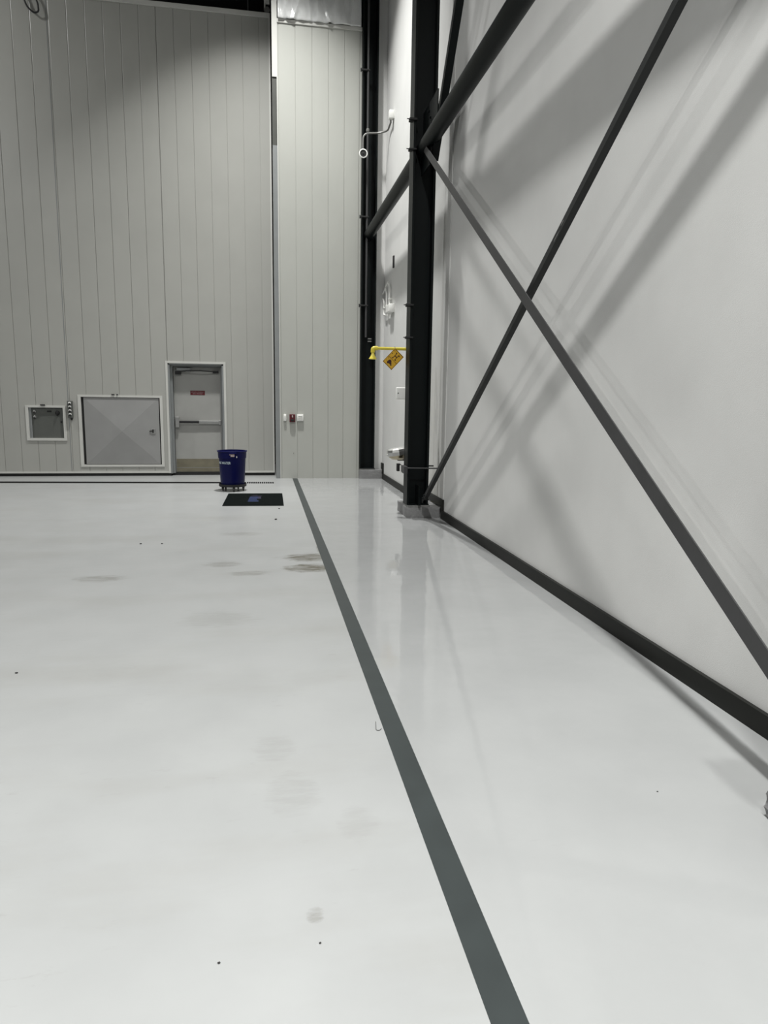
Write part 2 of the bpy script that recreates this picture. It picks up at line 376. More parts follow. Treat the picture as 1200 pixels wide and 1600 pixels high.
# floor drain / door guide slot in front of the hangar door
bm = bmesh.new()
def qslot(x0, x1, z=0.003):
    ya = lambda x: 13.92-(x-0.2)*0.066
    vs_ = [bm.verts.new(p) for p in ((x0, ya(x0)-0.12, z), (x1, ya(x1)-0.12, z), (x1, ya(x1)+0.12, z), (x0, ya(x0)+0.12, z))]
    lo = [bm.verts.new((p.co.x, p.co.y, 0.0005)) for p in vs_]
    bm.faces.new(vs_); bm.faces.new(lo[::-1])
    for i in range(4): bm.faces.new([vs_[i], lo[i], lo[(i+1) % 4], vs_[(i+1) % 4]])
qslot(-8.4, -0.36)
for k in range(13): qslot(-0.34+k*0.041, -0.34+k*0.041+0.028, 0.004)
struct('trim_6', bm, 'grate')

# painted stripe
bm = bmesh.new(); box(bm, 0.580, 0.683, -3.0, YC-0.01, 0.0, 0.0012)
tag(obj('floor_stripe', bm, 'stripe'), 'long dark grey painted stripe running down the white floor to the corner panels', 'floor marking')

# =================================================================== COLUMNS, FOOTINGS, BEAMS, BRACES
def column(y0, y1, label, z0=0.19, name='steel_column'):
    t = thing(name, label, 'column', (2.145, (y0+y1)/2, z0), 'steel columns along the right wall')
    bm = bmesh.new()
    xl, xr, tf, tw = 1.990, 2.300, 0.030, 0.018; ym = (y0+y1)/2
    poly = [(xl, y0), (xl+tf, y0), (xl+tf, ym-tw/2), (xr-tf, ym-tw/2), (xr-tf, y0), (xr, y0), (xr, y1), (xr-tf, y1), (xr-tf, ym+tw/2), (xl+tf, ym+tw/2), (xl+tf, y1), (xl, y1)]
    prism(bm, poly, z0, 13.0); obj('column_shaft', bm, 'steel', t)
    bm = bmesh.new(); bevel_box(bm, xl-0.0, xr+0.01, y0-0.015, y1+0.015, z0-0.012, z0, 0.002); obj('base_plate', bm, 'steel', t)
    return t
column(9.615, 9.875, 'dark green steel column on the concrete footing with the diagonal braces bolted to it')
column(14.60, 14.86, 'dark green steel column in the far corner beside the cream panels', 0.225)
column(1.80, 2.06, 'dark green steel column nearest the camera, just outside the right edge')

def plinth(y0, y1, h, label, x0=1.985, x1=XW-0.032, rough=0.004):
    t = thing('concrete_footing', label, 'footing', (2.2, (y0+y1)/2, 0), 'concrete column footings')
    b = bmesh.new(); box(b, x0, x1, y0, y1, 0, h)
    bmesh.ops.subdivide_edges(b, edges=b.edges[:], cuts=9, use_grid_fill=True)
    rr = random.Random(int(y0*100))
    for v in b.verts:
        e = sum((abs(v.co.x-x0) < 1e-4, abs(v.co.y-y0) < 1e-4 or abs(v.co.y-y1) < 1e-4, abs(v.co.z-h) < 1e-4))
        if e >= 2: v.co += Vector((rr.uniform(0.2, 1.2), 0.8*rr.uniform(0, 1)*(1 if abs(v.co.y-y0) < 0.01 else -1), -rr.uniform(0.2, 1)))*rough*1.5
        elif e == 1: v.co += Vector((rr.uniform(-1, 1), rr.uniform(-1, 1), 0))*rough*0.4
    obj('footing_block', b, 'concrete', t, smooth=True)
    b = bmesh.new(); ym0 = y0+0.03
    bevel_box(b, 1.992, 2.32, ym0, min(y1, y0+0.38), h-0.01, h+0.026, 0.008); obj('grout_pad', b, 'grout', t)
    return t
plinth(9.55, 10.30, 0.152, 'grey concrete footing block under the column with the braces')
plinth(14.56, 14.69, 0.187, 'small grey concrete footing block in the far corner under the column')
plinth(1.50, 2.31, 0.165, 'rough grey concrete footing corner at the lower right edge of the frame', x0=1.975, rough=0.012)

# horizontal tube beams
def tube_beam(y0, y1, label):
    bm = bmesh.new(); lathe(bm, [(0.09, 0), (0.1, 0.004), (0.1, y1-y0-0.004), (0.09, y1-y0)], 2.145, y0, 4.94, 40, 'Y')
    tag(obj('tube_beam', bm, 'steel', smooth=True), label, 'beam', 'horizontal tube beams between the columns')
tube_beam(2.06-0.12, 9.735, 'dark round tube beam running forward from the front column above the braces')
tube_beam(9.757, 14.72, 'dark round tube beam between the front column and the corner column')

def angle_brace(p0, p1, leg, t, label, flip_leg, name='diagonal_brace', mate='brace', leg2=None, away=1):
    """p0,p1=(y,z) mid-line; in-plane leg at x=xp; second leg goes toward the wall from the top or bottom edge"""
    (xp, y0, z0), (_, y1, z1) = p0, p1
    leg2 = leg2 or leg
    d = Vector((0, y1-y0, z1-z0)); L = d.length; d.normalize(); n = Vector((0, -d.z, d.y))
    if n.z < 0: n = -n
    h = leg/2; s = flip_leg
    prof = [(0, -h*s), (leg2, -h*s), (leg2, -(h-t)*s), (t, -(h-t)*s), (t, h*s), (0, h*s)]
    b = bmesh.new(); rings = []
    o = Vector((xp, y0, z0))
    for k in (0.0, L):
        rings.append([b.verts.new(o+d*k+Vector((a*away, 0, 0))+n*c) for a, c in prof])
    b.faces.new(rings[0][::-1]); b.faces.new(rings[1])
    for i in range(6): b.faces.new([rings[0][i], rings[0][(i+1) % 6], rings[1][(i+1) % 6], rings[1][i]])
    T = thing(name, label, 'brace', (xp, y0, z0), 'diagonal steel braces')
    obj('angle_bar', b, mate, T)
    return T, d, n

# A: foot of front column up toward the camera ; leg toward the wall along its lower edge
TA, dA, nA = angle_brace((2.172, 9.46, 0.2535), (2.172, 2.05, 4.80), 0.052, 0.008, 'dark steel angle brace rising from the foot of the front column toward the top edge', -1, mate='braceA', leg2=0.08)
for (yy, dz, ln) in ((5.22, -0.012, 0.10), (5.10, 0.004, 0.05)):
    z = 0.2535+(9.46-yy)*0.6135+dz; bm = bmesh.new()
    prism(bm, [(yy, z), (yy-ln, z+ln*0.6135), (yy-ln*0.6, z+ln*0.6135*0.6+0.006), (yy-ln*0.2, z+ln*0.6135*0.2+0.006)], 2.1705, 2.1722, 'X'); obj('paint_chip', bm, 'alu', TA, label='bare metal scratch')
bm = bmesh.new(); box(bm, 2.14, 2.154, 9.52, 9.745, 0.19, 0.46); box(bm, 2.137, 2.165, 9.50, 9.52, 0.19, 0.30); obj('gusset_plate', bm, 'steel', TA)
for (yy, zz) in ((9.36, 0.315), (9.28, 0.365)):
    bm = bmesh.new(); lathe(bm, [(0.012, 0), (0.012, 0.03)], 2.15, yy, zz, 8, 'X'); obj('bolt', bm, 'steel', TA)
# B: from the tube joint down to the foot of the next column
TB, dB, nB = angle_brace((2.093, 9.42, 4.868), (2.093, 2.06, 0.29), 0.094, 0.008, 'lighter grey steel brace sloping down from the tube joint to the lower right edge', 1, leg2=0.075)
bm = bmesh.new(); box(bm, 2.125, 2.137, 9.25, 9.745, 4.62, 4.86); obj('gusset_plate', bm, 'steel', TB)
# upper brace
TU, dU, nU = angle_brace((2.155, 9.30, 4.70), (2.155, 4.70, 10.75), 0.088, 0.008, 'black steel brace rising steeply from the column joint above the tube beam', 1, mate='steel', leg2=0.088)
bm = bmesh.new(); box(bm, 2.14, 2.154, 8.95, 9.745, 5.02, 5.40); obj('gusset_plate', bm, 'steel', TU)
for (yy, zz) in ((9.22, 5.10), (9.30, 5.2), (9.38, 5.3)):
    bm = bmesh.new(); lathe(bm, [(0.016, 0), (0.016, 0.03)], 2.12, yy, zz, 8, 'X'); obj('bolt', bm, 'steel', TU)

# conduits and clamps on the columns
t = thing('black_conduit', 'black pipe clamped upright on the corner column, ending above the shower head', 'pipe', (2.09, 14.57, 2.9), None)
bm = bmesh.new(); tube(bm, [(2.092, 14.578, 2.92), (2.092, 14.578, 13.0)], 0.022, 12); obj('pipe', bm, 'brace', t, smooth=True)
for z in (3.548, 5.263, 7.963):
    bm = bmesh.new(); bevel_box(bm, 1.945, 2.125, 14.545, 14.60, z-0.014, z+0.014, 0.004); tube(bm, [(1.95, 14.57, z-0.035), (1.95, 14.57, z+0.03)], 0.012, 8)
    obj('pipe_strap', bm, 'black', t)
bm = bmesh.new(); lathe(bm, [(0.03, 0), (0.034, 0.02), (0.034, 0.05), (0.026, 0.06)], 2.092, 14.578, 6.85, 14); obj('coupling', bm, 'galv', t, smooth=True)
bm = bmesh.new(); bevel_box(bm, 2.135, 2.21, 14.575, 14.62, 2.83, 2.85, 0.003); obj('bracket', bm, 'galv', t)
bm = bmesh.new(); bevel_box(bm, 2.135, 2.21, 14.575, 14.62, 2.88, 2.90, 0.003); obj('bracket', bm, 'galv', t)
for (z, lab, s) in ((5.279, 'topmost small black clamp gripping the edge of the front column', 1.0), (4.913, 'small black clamp on the front column just under the tube beam', 0.7),
                    (2.932, 'small black clamp on the front column above the yellow pipe', 1.0), (2.502, 'lowest small black clamp on the front column, just above the yellow pipe', 0.8)):
    t = thing('beam_clamp', lab, 'clamp', (1.96, 9.61, z), 'small clamps on the front column')
    bm = bmesh.new(); bevel_box(bm, 1.93, 2.03, 9.585, 9.64, z-0.012*s, z+0.012*s, 0.003); bevel_box(bm, 1.93, 1.985, 9.60, 9.68, z-0.02*s, z+0.02*s, 0.003); obj('clamp_jaw', bm, 'black', t)
    bm = bmesh.new(); tube(bm, [(1.895, 9.61, z), (1.94, 9.61, z)], 0.006, 8); obj('clamp_screw', bm, 'black', t)

# strut bracket strapped round the front column
t = thing('column_bracket', 'dark strut bracket and rods strapped round the front column below the eyewash bowl', 'bracket', (2.1, 9.75, 0.70))
bm = bmesh.new(); tube(bm, [(1.96, 9.585, 0.712), (2.47, 9.585, 0.705)], 0.010, 8); obj('front_rod', bm, 'brace', t)
bm = bmesh.new(); tube(bm, [(1.96, 10.03, 0.70), (2.47, 10.03, 0.70)], 0.012, 8); obj('rear_rod', bm, 'black', t)
bm = bmesh.new(); bevel_box(bm, 1.935, 1.985, 9.575, 9.76, 0.63, 0.735, 0.004); obj('strut_channel', bm, 'brace', t)
bm = bmesh.new(); bevel_box(bm, 1.915, 1.965, 9.985, 10.06, 0.625, 0.735, 0.004); bevel_box(bm, 1.94, 1.975, 9.76, 9.985, 0.64, 0.725, 0.004); obj('rear_strut', bm, 'black', t)
bm = bmesh.new(); box(bm, 1.925, 1.945, 9.82, 9.84, 0.63, 0.725); obj('end_cap', bm, 'white', t)

# =================================================================== SHOWER AND EYEWASH
RX, RY = 2.17, 10.16
t = thing('emergency_shower', 'yellow emergency shower pipe with bell-shaped head reaching out from behind the front column', 'shower', (RX, RY, 0))
bm = bmesh.new(); tube(bm, [(RX, RY, 0.16), (RX, RY, 2.385), (1.61, RY, 2.385)], 0.022, 14, bend=0.05); obj('pipe', bm, 'yellow', t, smooth=True)
bm = bmesh.new(); tube(bm, [(1.63, RY, 2.385), (1.563, RY, 2.385), (1.563, RY, 2.325)], 0.031, 14, bend=0.05); obj('elbow', bm, 'yellow', t, smooth=True)
bm = bmesh.new(); lathe(bm, [(0.018, 0.0), (0.022, -0.02), (0.03, -0.05), (0.052, -0.085), (0.058, -0.095), (0.05, -0.1), (0.01, -0.085)], 1.563, RY, 2.33, 24); obj('shower_head', bm, 'yellow', t, smooth=True)
bm = bmesh.new(); lathe(bm, [(0.09, 0), (0.09, 0.012), (0.03, 0.02), (0.03, 0.05)], RX, RY, 0.153, 24); obj('floor_flange', bm, 'yellow', t, smooth=True)

# sign hanging by one corner from the pipe
ys = RY-0.04
A_, B_, Cc, D_ = Vector((1.880, ys, 2.392)), Vector((2.010, ys, 2.268)), Vector((1.842, ys, 2.062)), Vector((1.717, ys, 2.19))
t = thing('hanging_sign', 'amber rectangular sign hanging by its corner from the yellow shower pipe', 'sign', (1.88, ys, 2.392))
ex = (B_-A_).normalized(); ey = (D_-A_).normalized(); ey = (ey-ex*ey.dot(ex)).normalized()
W_, H_ = (B_-A_).length, (D_-A_).length
def onsign(u, v, dy=0.0): return A_+ex*u*W_+ey*v*H_+Vector((0, dy, 0))
def sign_rect(bm, u0, u1, v0, v1, dy0, dy1):
    f = [bm.verts.new(onsign(u, v, dy0)) for u, v in ((u0, v0), (u1, v0), (u1, v1), (u0, v1))]
    g = [bm.verts.new(onsign(u, v, dy1)) for u, v in ((u0, v0), (u1, v0), (u1, v1), (u0, v1))]
    bm.faces.new(f); bm.faces.new(g[::-1])
    for i in range(4): bm.faces.new([f[i], g[i], g[(i+1) % 4], f[(i+1) % 4]])
bm = bmesh.new(); sign_rect(bm, 0, 1, 0, 1, 0, 0.004); obj('sign_plate', bm, 'signyellow', t)
bm = bmesh.new()
for r in ((0.02, 0.98, 0.015, 0.04), (0.02, 0.98, 0.96, 0.985), (0.02, 0.05, 0.015, 0.985), (0.95, 0.98, 0.015, 0.985), (0.05, 0.95, 0.545, 0.565),
          (0.38, 0.43, 0.12, 0.50), (0.60, 0.65, 0.12, 0.50), (0.42, 0.62, 0.28, 0.33), (0.30, 0.40, 0.12, 0.17), (0.30, 0.40, 0.46, 0.50), (0.64, 0.76, 0.14, 0.19), (0.64, 0.74, 0.44, 0.49),
          (0.10, 0.18, 0.10, 0.14), (0.10, 0.18, 0.30, 0.34), (0.12, 0.20, 0.62, 0.65), (0.12, 0.2, 0.78, 0.81)):
    sign_rect(bm, *r, -0.0012, 0.0)
for (u, v, r) in ((0.42, 0.74, 0.15), (0.56, 0.78, 0.09), (0.68, 0.83, 0.06), (0.36, 0.82, 0.10)):
    ring = [bm.verts.new(onsign(u+r*math.cos(a*PI/7), v+r*0.75*math.sin(a*PI/7), -0.0014-0.0002*r)) for a in range(14)]; bm.faces.new(ring)
obj('sign_print', bm, 'brown', t)
bm = bmesh.new(); tube(bm, [(1.880, ys-0.004, 2.378), (1.880, ys+0.012, 2.412), (1.880, ys+0.06, 2.412)], 0.003, 8); obj('wire_hook', bm, 'galv', t)

t = thing('eyewash_station', 'stainless steel eyewash bowl with domed cover sticking out from behind the front column', 'eyewash', (RX, RY, 0.8))
bm = bmesh.new()
tilt = Matrix.Translation((1.93, RY, 0.86)) @ Matrix.Rotation(math.radians(-12), 4, 'Y')
b2 = bmesh.new(); lathe(b2, [(0.02, -0.085), (0.09, -0.080), (0.135, -0.05), (0.15, -0.01), (0.155, 0.0), (0.145, 0.0), (0.13, -0.045), (0.02, -0.07)], 0, 0, 0, 36)
bmesh.ops.transform(b2, matrix=Matrix.Translation((1.955, RY, 0.865)), verts=b2.verts[:]); merge(bm, b2); obj('bowl', bm, 'brass', t, smooth=True, label='tarnished round bowl')
bm = bmesh.new(); b2 = bmesh.new(); lathe(b2, [(0.150, -0.055), (0.165, -0.05), (0.16, 0.0), (0.15, 0.035), (0.10, 0.052), (0.01, 0.056)], 0, 0, 0, 10)
bmesh.ops.transform(b2, matrix=Matrix.Translation((1.945, RY, 0.905)) @ Matrix.Rotation(math.radians(-9), 4, 'Y') @ Matrix.Rotation(0.3, 4, 'Z'), verts=b2.verts[:]); merge(bm, b2); obj('bowl_cover', bm, 'chrome', t)
bm = bmesh.new(); tube(bm, [(RX-0.02, RY, 0.78), (1.955, RY, 0.78), (1.955, RY, 0.80)], 0.018, 10, bend=0.03); obj('supply_arm', bm, 'galv', t)
bm = bmesh.new(); bevel_box(bm, 1.775, 1.80, RY-0.02, RY+0.02, 0.845, 0.86, 0.003); obj('handle', bm, 'chrome', t)

t = thing('white_wall_box', 'white box with a small dark keyhole peeking out from behind the front column', 'box', (2.05, RY, 1.67))
bm = bmesh.new(); bevel_box(bm, 1.902, 2.14, RY-0.10, RY-0.02, 1.665, 1.835, 0.012, 3); obj('box_body', bm, 'white', t, smooth=True)
bm = bmesh.new(); lathe(bm, [(0.009, 0), (0.009, 0.004)], 1.925, RY-0.104, 1.752, 10, 'Y'); obj('keyhole', bm, 'black', t)

# =================================================================== WALL SERVICES NEAR THE CORNER
XC = XW-0.045
def conduit(name, pts, label, r=0.016, m='white', bend=0.06, clip=None):
    t = thing(name, label, 'pipe', pts[-1], 'white conduits on the wall near the corner')
    bm = bmesh.new(); tube(bm, pts, r, 10, bend=bend); obj('pipe', bm, m, t, smooth=True)
    if clip:
        bm = bmesh.new()
        for (y, z) in clip: bevel_box(bm, XC-0.02, XW+0.002, y-0.03, y+0.03, z-0.012, z+0.012, 0.003)
        obj('pipe_clip', bm, m, t)
    return t
conduit('wall_conduit', [(XC, 14.60, 3.80), (XC, 14.08, 3.95), (XC, 13.88, 3.85), (XC, 13.85, 3.46)], 'tallest white conduit on the wall near the corner, bent over at its top', clip=[(13.86, 3.6)])
conduit('wall_conduit', [(XC, 14.62, 3.80), (XC, 14.33, 3.87), (XC, 14.18, 3.74), (XC, 14.18, 3.36), (XC, 13.93, 3.345), (XC, 13.92, 3.27)], 'middle white conduit near the corner with a bend at both ends', clip=[(14.18, 3.5)])
conduit('wall_conduit', [(XC, 14.60, 3.70), (XC, 14.45, 3.62), (XC, 14.47, 3.36), (XC, 14.22, 3.335)], 'shortest white conduit near the corner, closest to the corner column', clip=[(14.46, 3.5)])
t = thing('junction_box', 'white junction box at the foot of the tallest conduit near the corner', 'box', (XC, 13.7, 3.39), 'white boxes on the wall near the corner')
bm = bmesh.new(); bevel_box(bm, XC-0.06, XW+0.002, 13.52, 13.89, 3.315, 3.47, 0.008); obj('box_body', bm, 'white', t, smooth=True)
bm = bmesh.new(); bevel_box(bm, XC-0.066, XC-0.058, 13.54, 13.87, 3.33, 3.455, 0.003); obj('cover_plate', bm, 'white', t)
bm = bmesh.new(); bevel_box(bm, XW-0.03, XW+0.002, 13.60, 13.66, 4.14, 4.36, 0.004); tag(obj('wall_slot', bm, 'brace'), 'small dark vertical bracket on the wall above the white conduits', 'bracket')

t = thing('junction_box', 'white junction box high on the wall near the corner above the round sounder', 'box', (XC, 13.9, 6.87), 'white boxes on the wall near the corner')
bm = bmesh.new(); bevel_box(bm, XC-0.05, XW+0.002, 13.85, 13.97, 6.87, 7.02, 0.008); obj('box_body', bm, 'white', t, smooth=True)
t = thing('round_sounder', 'round black-faced sounder with white rim hanging on a bent pipe by the corner column', 'sounder', (1.975, 14.35, 6.375))
bm = bmesh.new(); lathe(bm, [(0.045, 0.10), (0.07, 0.05), (0.085, 0.0), (0.085, -0.012), (0.066, -0.016), (0.062, 0.0)], 1.975, 14.35, 6.375, 32, 'Y'); obj('rim', bm, 'white', t, smooth=True)
bm = bmesh.new(); lathe(bm, [(0.064, -0.006), (0.05, -0.002), (0.022, 0.004), (0.018, -0.012), (0.004, -0.016)], 1.975, 14.35, 6.375, 28, 'Y'); obj('face', bm, 'black', t, smooth=True)
bm = bmesh.new(); tube(bm, [(1.975, 14.41, 6.42), (1.975, 14.41, 6.76), (2.30, 14.41, 6.79), (XC, 14.3, 6.80), (XC, 13.98, 6.84), (XC-0.02, 13.92, 6.92)], 0.017, 10, bend=0.12); obj('bent_pipe', bm, 'galv', t, smooth=True)

# =================================================================== THINGS ON THE HANGAR DOOR
t = thing('control_cabinet', 'dark grey control cabinet sunk in the big door behind a pale frame', 'cabinet', (-4.37, YD, 0.74))
bm = bmesh.new()
box(bm, -4.755, -4.70, YD-0.02, YD+0.03, 0.735, 1.45); box(bm, -4.04, -3.985, YD-0.02, YD+0.03, 0.735, 1.45); box(bm, -4.70, -4.04, YD-0.02, YD+0.03, 1.405, 1.45); box(bm, -4.70, -4.04, YD-0.02, YD+0.03, 0.735, 0.785)
obj('cabinet_frame', bm, 'trim', t)
bm = bmesh.new(); box(bm, -4.70, -4.65, YD+0.005, YD+0.05, 0.785, 1.405); obj('hinge_strip', bm, 'jamb', t)
bm = bmesh.new(); bevel_box(bm, -4.70, -4.04, YD+0.03, YD+0.07, 0.77, 1.42, 0.002); dcab = obj('cabinet_door', bm, 'cab', t)
bm = bmesh.new(); lathe(bm, [(0.045, 0.0), (0.045, -0.012), (0.03, -0.016), (0.028, -0.045), (0.01, -0.05)], -4.155, YD+0.03, 1.30, 20, 'Y'); box(bm, -4.165, -4.145, YD-0.03, YD+0.03, 1.24, 1.30); obj('rotary_switch', bm, 'black', t, smooth=True)
bm = bmesh.new(); lathe(bm, [(0.018, 0.0), (0.016, -0.015), (0.003, -0.018)], -4.09, YD+0.03, 1.115, 12, 'Y'); obj('lock', bm, 'black', t, smooth=True)
for (z, n) in ((1.31, 0), (1.20, 1)):
    bm = bmesh.new(); lathe(bm, [(0.028, 0.0), (0.028, -0.01), (0.02, -0.012)], -4.595, YD+0.03, z+0.012, 18, 'Y'); pb = obj('push_button', bm, 'alu', t, smooth=True, label='push button with pale metal ring')
    bm = bmesh.new(); lathe(bm, [(0.017, 0.0), (0.017, -0.03), (0.01, -0.034)], -4.595, YD+0.02, z-0.006, 14, 'Y'); obj('button_cap', bm, 'black', pb, smooth=True)
bm = bmesh.new(); bevel_box(bm, -4.355, -4.27, YD+0.025, YD+0.03, 1.31, 1.345, 0.001); obj('label_plate', bm, 'black', t)
bm = bmesh.new(); bevel_box(bm, -4.46, -4.37, YD-0.045, YD-0.018, 1.445, 1.468, 0.003); obj('catch', bm, 'black', t)

t = thing('push_button_station', 'narrow upright grey button box with four round buttons between cabinet and hatch', 'button box', (-3.885, YD, 1.2))
bm = bmesh.new(); bevel_box(bm, -3.935, -3.84, YD-0.075, YD, 1.205, 1.545, 0.006); obj('button_housing', bm, 'cab', t)
for k in range(4):
    z = 1.50-k*0.075
    bm = bmesh.new(); lathe(bm, [(0.028, 0.0), (0.028, -0.012), (0.02, -0.014)], -3.887, YD-0.075, z, 16, 'Y'); pb = obj('push_button', bm, 'white', t, smooth=True, label='push button with white ring')
    bm = bmesh.new(); lathe(bm, [(0.020, 0.0), (0.019, -0.03), (0.01, -0.034)], -3.885, YD-0.075, z-0.014, 14, 'Y'); obj('button_cap', bm, 'black', pb, smooth=True)
bm = bmesh.new(); lathe(bm, [(0.012, -0.05), (0.02, -0.03), (0.024, 0.0)], -3.87, YD-0.035, 1.205, 12); obj('cable_gland', bm, 'blackp', t, smooth=True)

t = thing('access_hatch', 'large grey square hatch with diagonal creases and small latch beside the door', 'hatch', (-2.91, YD, 0.2))
bm = bmesh.new()
x0, x1, z0, z1 = -3.745, -2.075, 0.195, 1.675
box(bm, x0, x0+0.06, YD-0.015, YD+0.03, z0, z1); box(bm, x1-0.055, x1, YD-0.015, YD+0.03, z0, z1); box(bm, x0+0.06, x1-0.055, YD-0.015, YD+0.03, z1-0.045, z1); box(bm, x0+0.06, x1-0.055, YD-0.015, YD+0.03, z0, z0+0.045)
obj('hatch_frame', bm, 'trim', t)
bm = bmesh.new(); box(bm, -3.685, -3.645, YD+0.03, YD+0.05, 0.24, 1.63); box(bm, -3.685, -2.13, YD+0.045, YD+0.06, 0.235, 1.635); obj('hinge_gap', bm, 'black', t)
bm = bmesh.new(); a0, a1, b0, b1 = -3.635, -2.155, 0.25, 1.62
cv = bm.verts.new(((a0+a1)/2, YD-0.055, (b0+b1)/2)); cs = [bm.verts.new(p) for p in ((a0, YD+0.004, b0), (a1, YD+0.004, b0), (a1, YD+0.004, b1), (a0, YD+0.004, b1))]
bk = [bm.verts.new((v.co.x, YD+0.04, v.co.z)) for v in cs]
for i in range(4): bm.faces.new([cs[i], cs[(i+1) % 4], cv]); bm.faces.new([cs[i], bk[i], bk[(i+1) % 4], cs[(i+1) % 4]])
bm.faces.new(bk[::-1]); obj('hatch_door', bm, 'hatch', t)
bm = bmesh.new(); bevel_box(bm, -2.33, -2.235, YD-0.016, YD+0.0, 0.885, 0.99, 0.003); lt = obj('latch', bm, 'alu', t)
bm = bmesh.new(); bevel_box(bm, -2.355, -2.275, YD-0.032, YD-0.015, 0.93, 0.95, 0.003); box(bm, -2.30, -2.27, YD-0.024, YD-0.016, 0.905, 0.975); obj('latch_handle', bm, 'black', lt)
for (xa, xb) in ((-3.08, -3.02), (-2.98, -2.95)):
    bm = bmesh.new(); box(bm, xa, xb, YD-0.03, YD-0.014, 1.675, 1.695); obj('catch', bm, 'blackp', t)

# small boxes on the corner panels
t = thing('pull_station', 'red fire alarm pull station on the corner panels between two white boxes', 'alarm', (0.582, YC, 1.12))
bm = bmesh.new(); bevel_box(bm, 0.528, 0.645, YC-0.055, YC, 1.175, 1.335, 0.006); obj('housing', bm, 'red', t)
bm = bmesh.new(); bevel_box(bm, 0.548, 0.625, YC-0.07, YC-0.053, 1.19, 1.235, 0.004); box(bm, 0.555, 0.565, YC-0.062, YC-0.053, 1.25, 1.32); box(bm, 0.608, 0.618, YC-0.062, YC-0.053, 1.25, 1.32); obj('pull_handle', bm, 'blackp', t)
bm = bmesh.new(); box(bm, 0.575, 0.60, YC-0.0565, YC-0.055, 1.27, 1.315); obj('label_plate', bm, 'signwhite', t)
for (xa, xb, lab, g) in ((0.408, 0.462, 'narrow white switch box left of the red alarm', 1), (0.684, 0.812, 'wider white switch box right of the red alarm', 2)):
    t = thing('switch_box', lab, 'switch box', ((xa+xb)/2, YC, 1.19), 'white switch boxes on the corner panels')
    bm = bmesh.new(); bevel_box(bm, xa, xb, YC-0.045, YC, 1.195, 1.335, 0.005); obj('box_body', bm, 'white', t, smooth=True)
    bm = bmesh.new()
    if g == 1: bevel_box(bm, xa+0.018, xb-0.018, YC-0.052, YC-0.044, 1.235, 1.30, 0.002)
    else:
        for k in range(3): bevel_box(bm, xa+0.02, xb-0.02, YC-0.052, YC-0.044, 1.22+k*0.034, 1.238+k*0.034, 0.002)
    obj('switch', bm, 'trim', t)
bm = bmesh.new(); lathe(bm, [(0.008, 0), (0.006, -0.01)], 0.61, YC, 0.53, 8, 'Y')
tag(obj('screw_head', bm, 'brace'), 'tiny dark screw head on the corner panels below the red alarm', 'screw')

# clear plastic sheet stapled over the wall above the corner panels
bm = bmesh.new(); nx, nz = 70, 60
grid = [[None]*(nz+1) for _ in range(nx+1)]
rr = random.Random(5)
folds = [(rr.uniform(0.3, 2.0), rr.uniform(0.02, 0.06), rr.uniform(-0.35, 0.35), rr.uniform(0.008, 0.028)) for _ in range(34)]
for i in range(nx+1):
    for j in range(nz+1):
        x = 0.36+(1.96-0.36)*i/nx; z = 8.76+(13.0-8.76)*j/nz*0.55
        y = YC-0.02
        for (fx, fw, sl, a) in folds:
            q = (x-(fx+sl*(z-8.76)))/fw; y -= a*math.exp(-q*q)
        y -= 0.02*math.exp(-((x-0.37)/0.06)**2)*math.exp(-((z-8.78)/0.15)**2)
        grid[i][j] = bm.verts.new((x, y, z))
for i in range(nx):
    for j in range(nz): bm.faces.new([grid[i][j], grid[i+1][j], grid[i+1][j+1], grid[i][j+1]])
o = obj('plastic_sheet', bm, 'sheet', smooth=True); md = o.modifiers.new('t', 'SOLIDIFY'); md.thickness = 0.001
tag(o, 'wrinkled clear plastic sheet hanging over the wall above the corner panels', 'plastic sheet')

# hanging black cable loop and roller hanger at the top of the door
bm = bmesh.new(); tube(bm, [(-4.33, YD-0.06, 9.4), (-4.31, YD-0.06, 8.98), (-4.24, YD-0.07, 8.78), (-4.12, YD-0.07, 8.69), (-4.04, YD-0.07, 8.72), (-4.05, YD-0.06, 8.88), (-4.16, YD-0.06, 9.1), (-4.20, YD-0.05, 9.4)], 0.016, 10, bend=0.2)
tag(obj('cable_loop', bm, 'black', smooth=True), 'black cable loop hanging at the top of the big door', 'cable')
t = thing('door_hanger', 'small metal hanger on top of the big door beside the corner post', 'hanger', (0.17, YD, 9.13))
bm = bmesh.new(); box(bm, 0.115, 0.14, YD-0.02, YD+0.02, 9.2, 9.7); bevel_box(bm, 0.12, 0.22, YD-0.03, YD+0.04, 9.30, 9.40, 0.01); obj('hanger_arm', bm, 'trim', t)
bm = bmesh.new(); lathe(bm, [(0.055, -0.02), (0.06, 0.0), (0.055, 0.02)], 0.17, YD, 9.195, 20, 'Y'); obj('roller', bm, 'galv', t, smooth=True)
bm = bmesh.new(); tube(bm, [(-0.2, YD+0.3, 9.1), (-0.2, YD+0.3, 12.9)], 0.006, 6); tag(obj('thin_rod', bm, 'galv'), 'thin upright rod in the dark gap above the big door', 'rod')

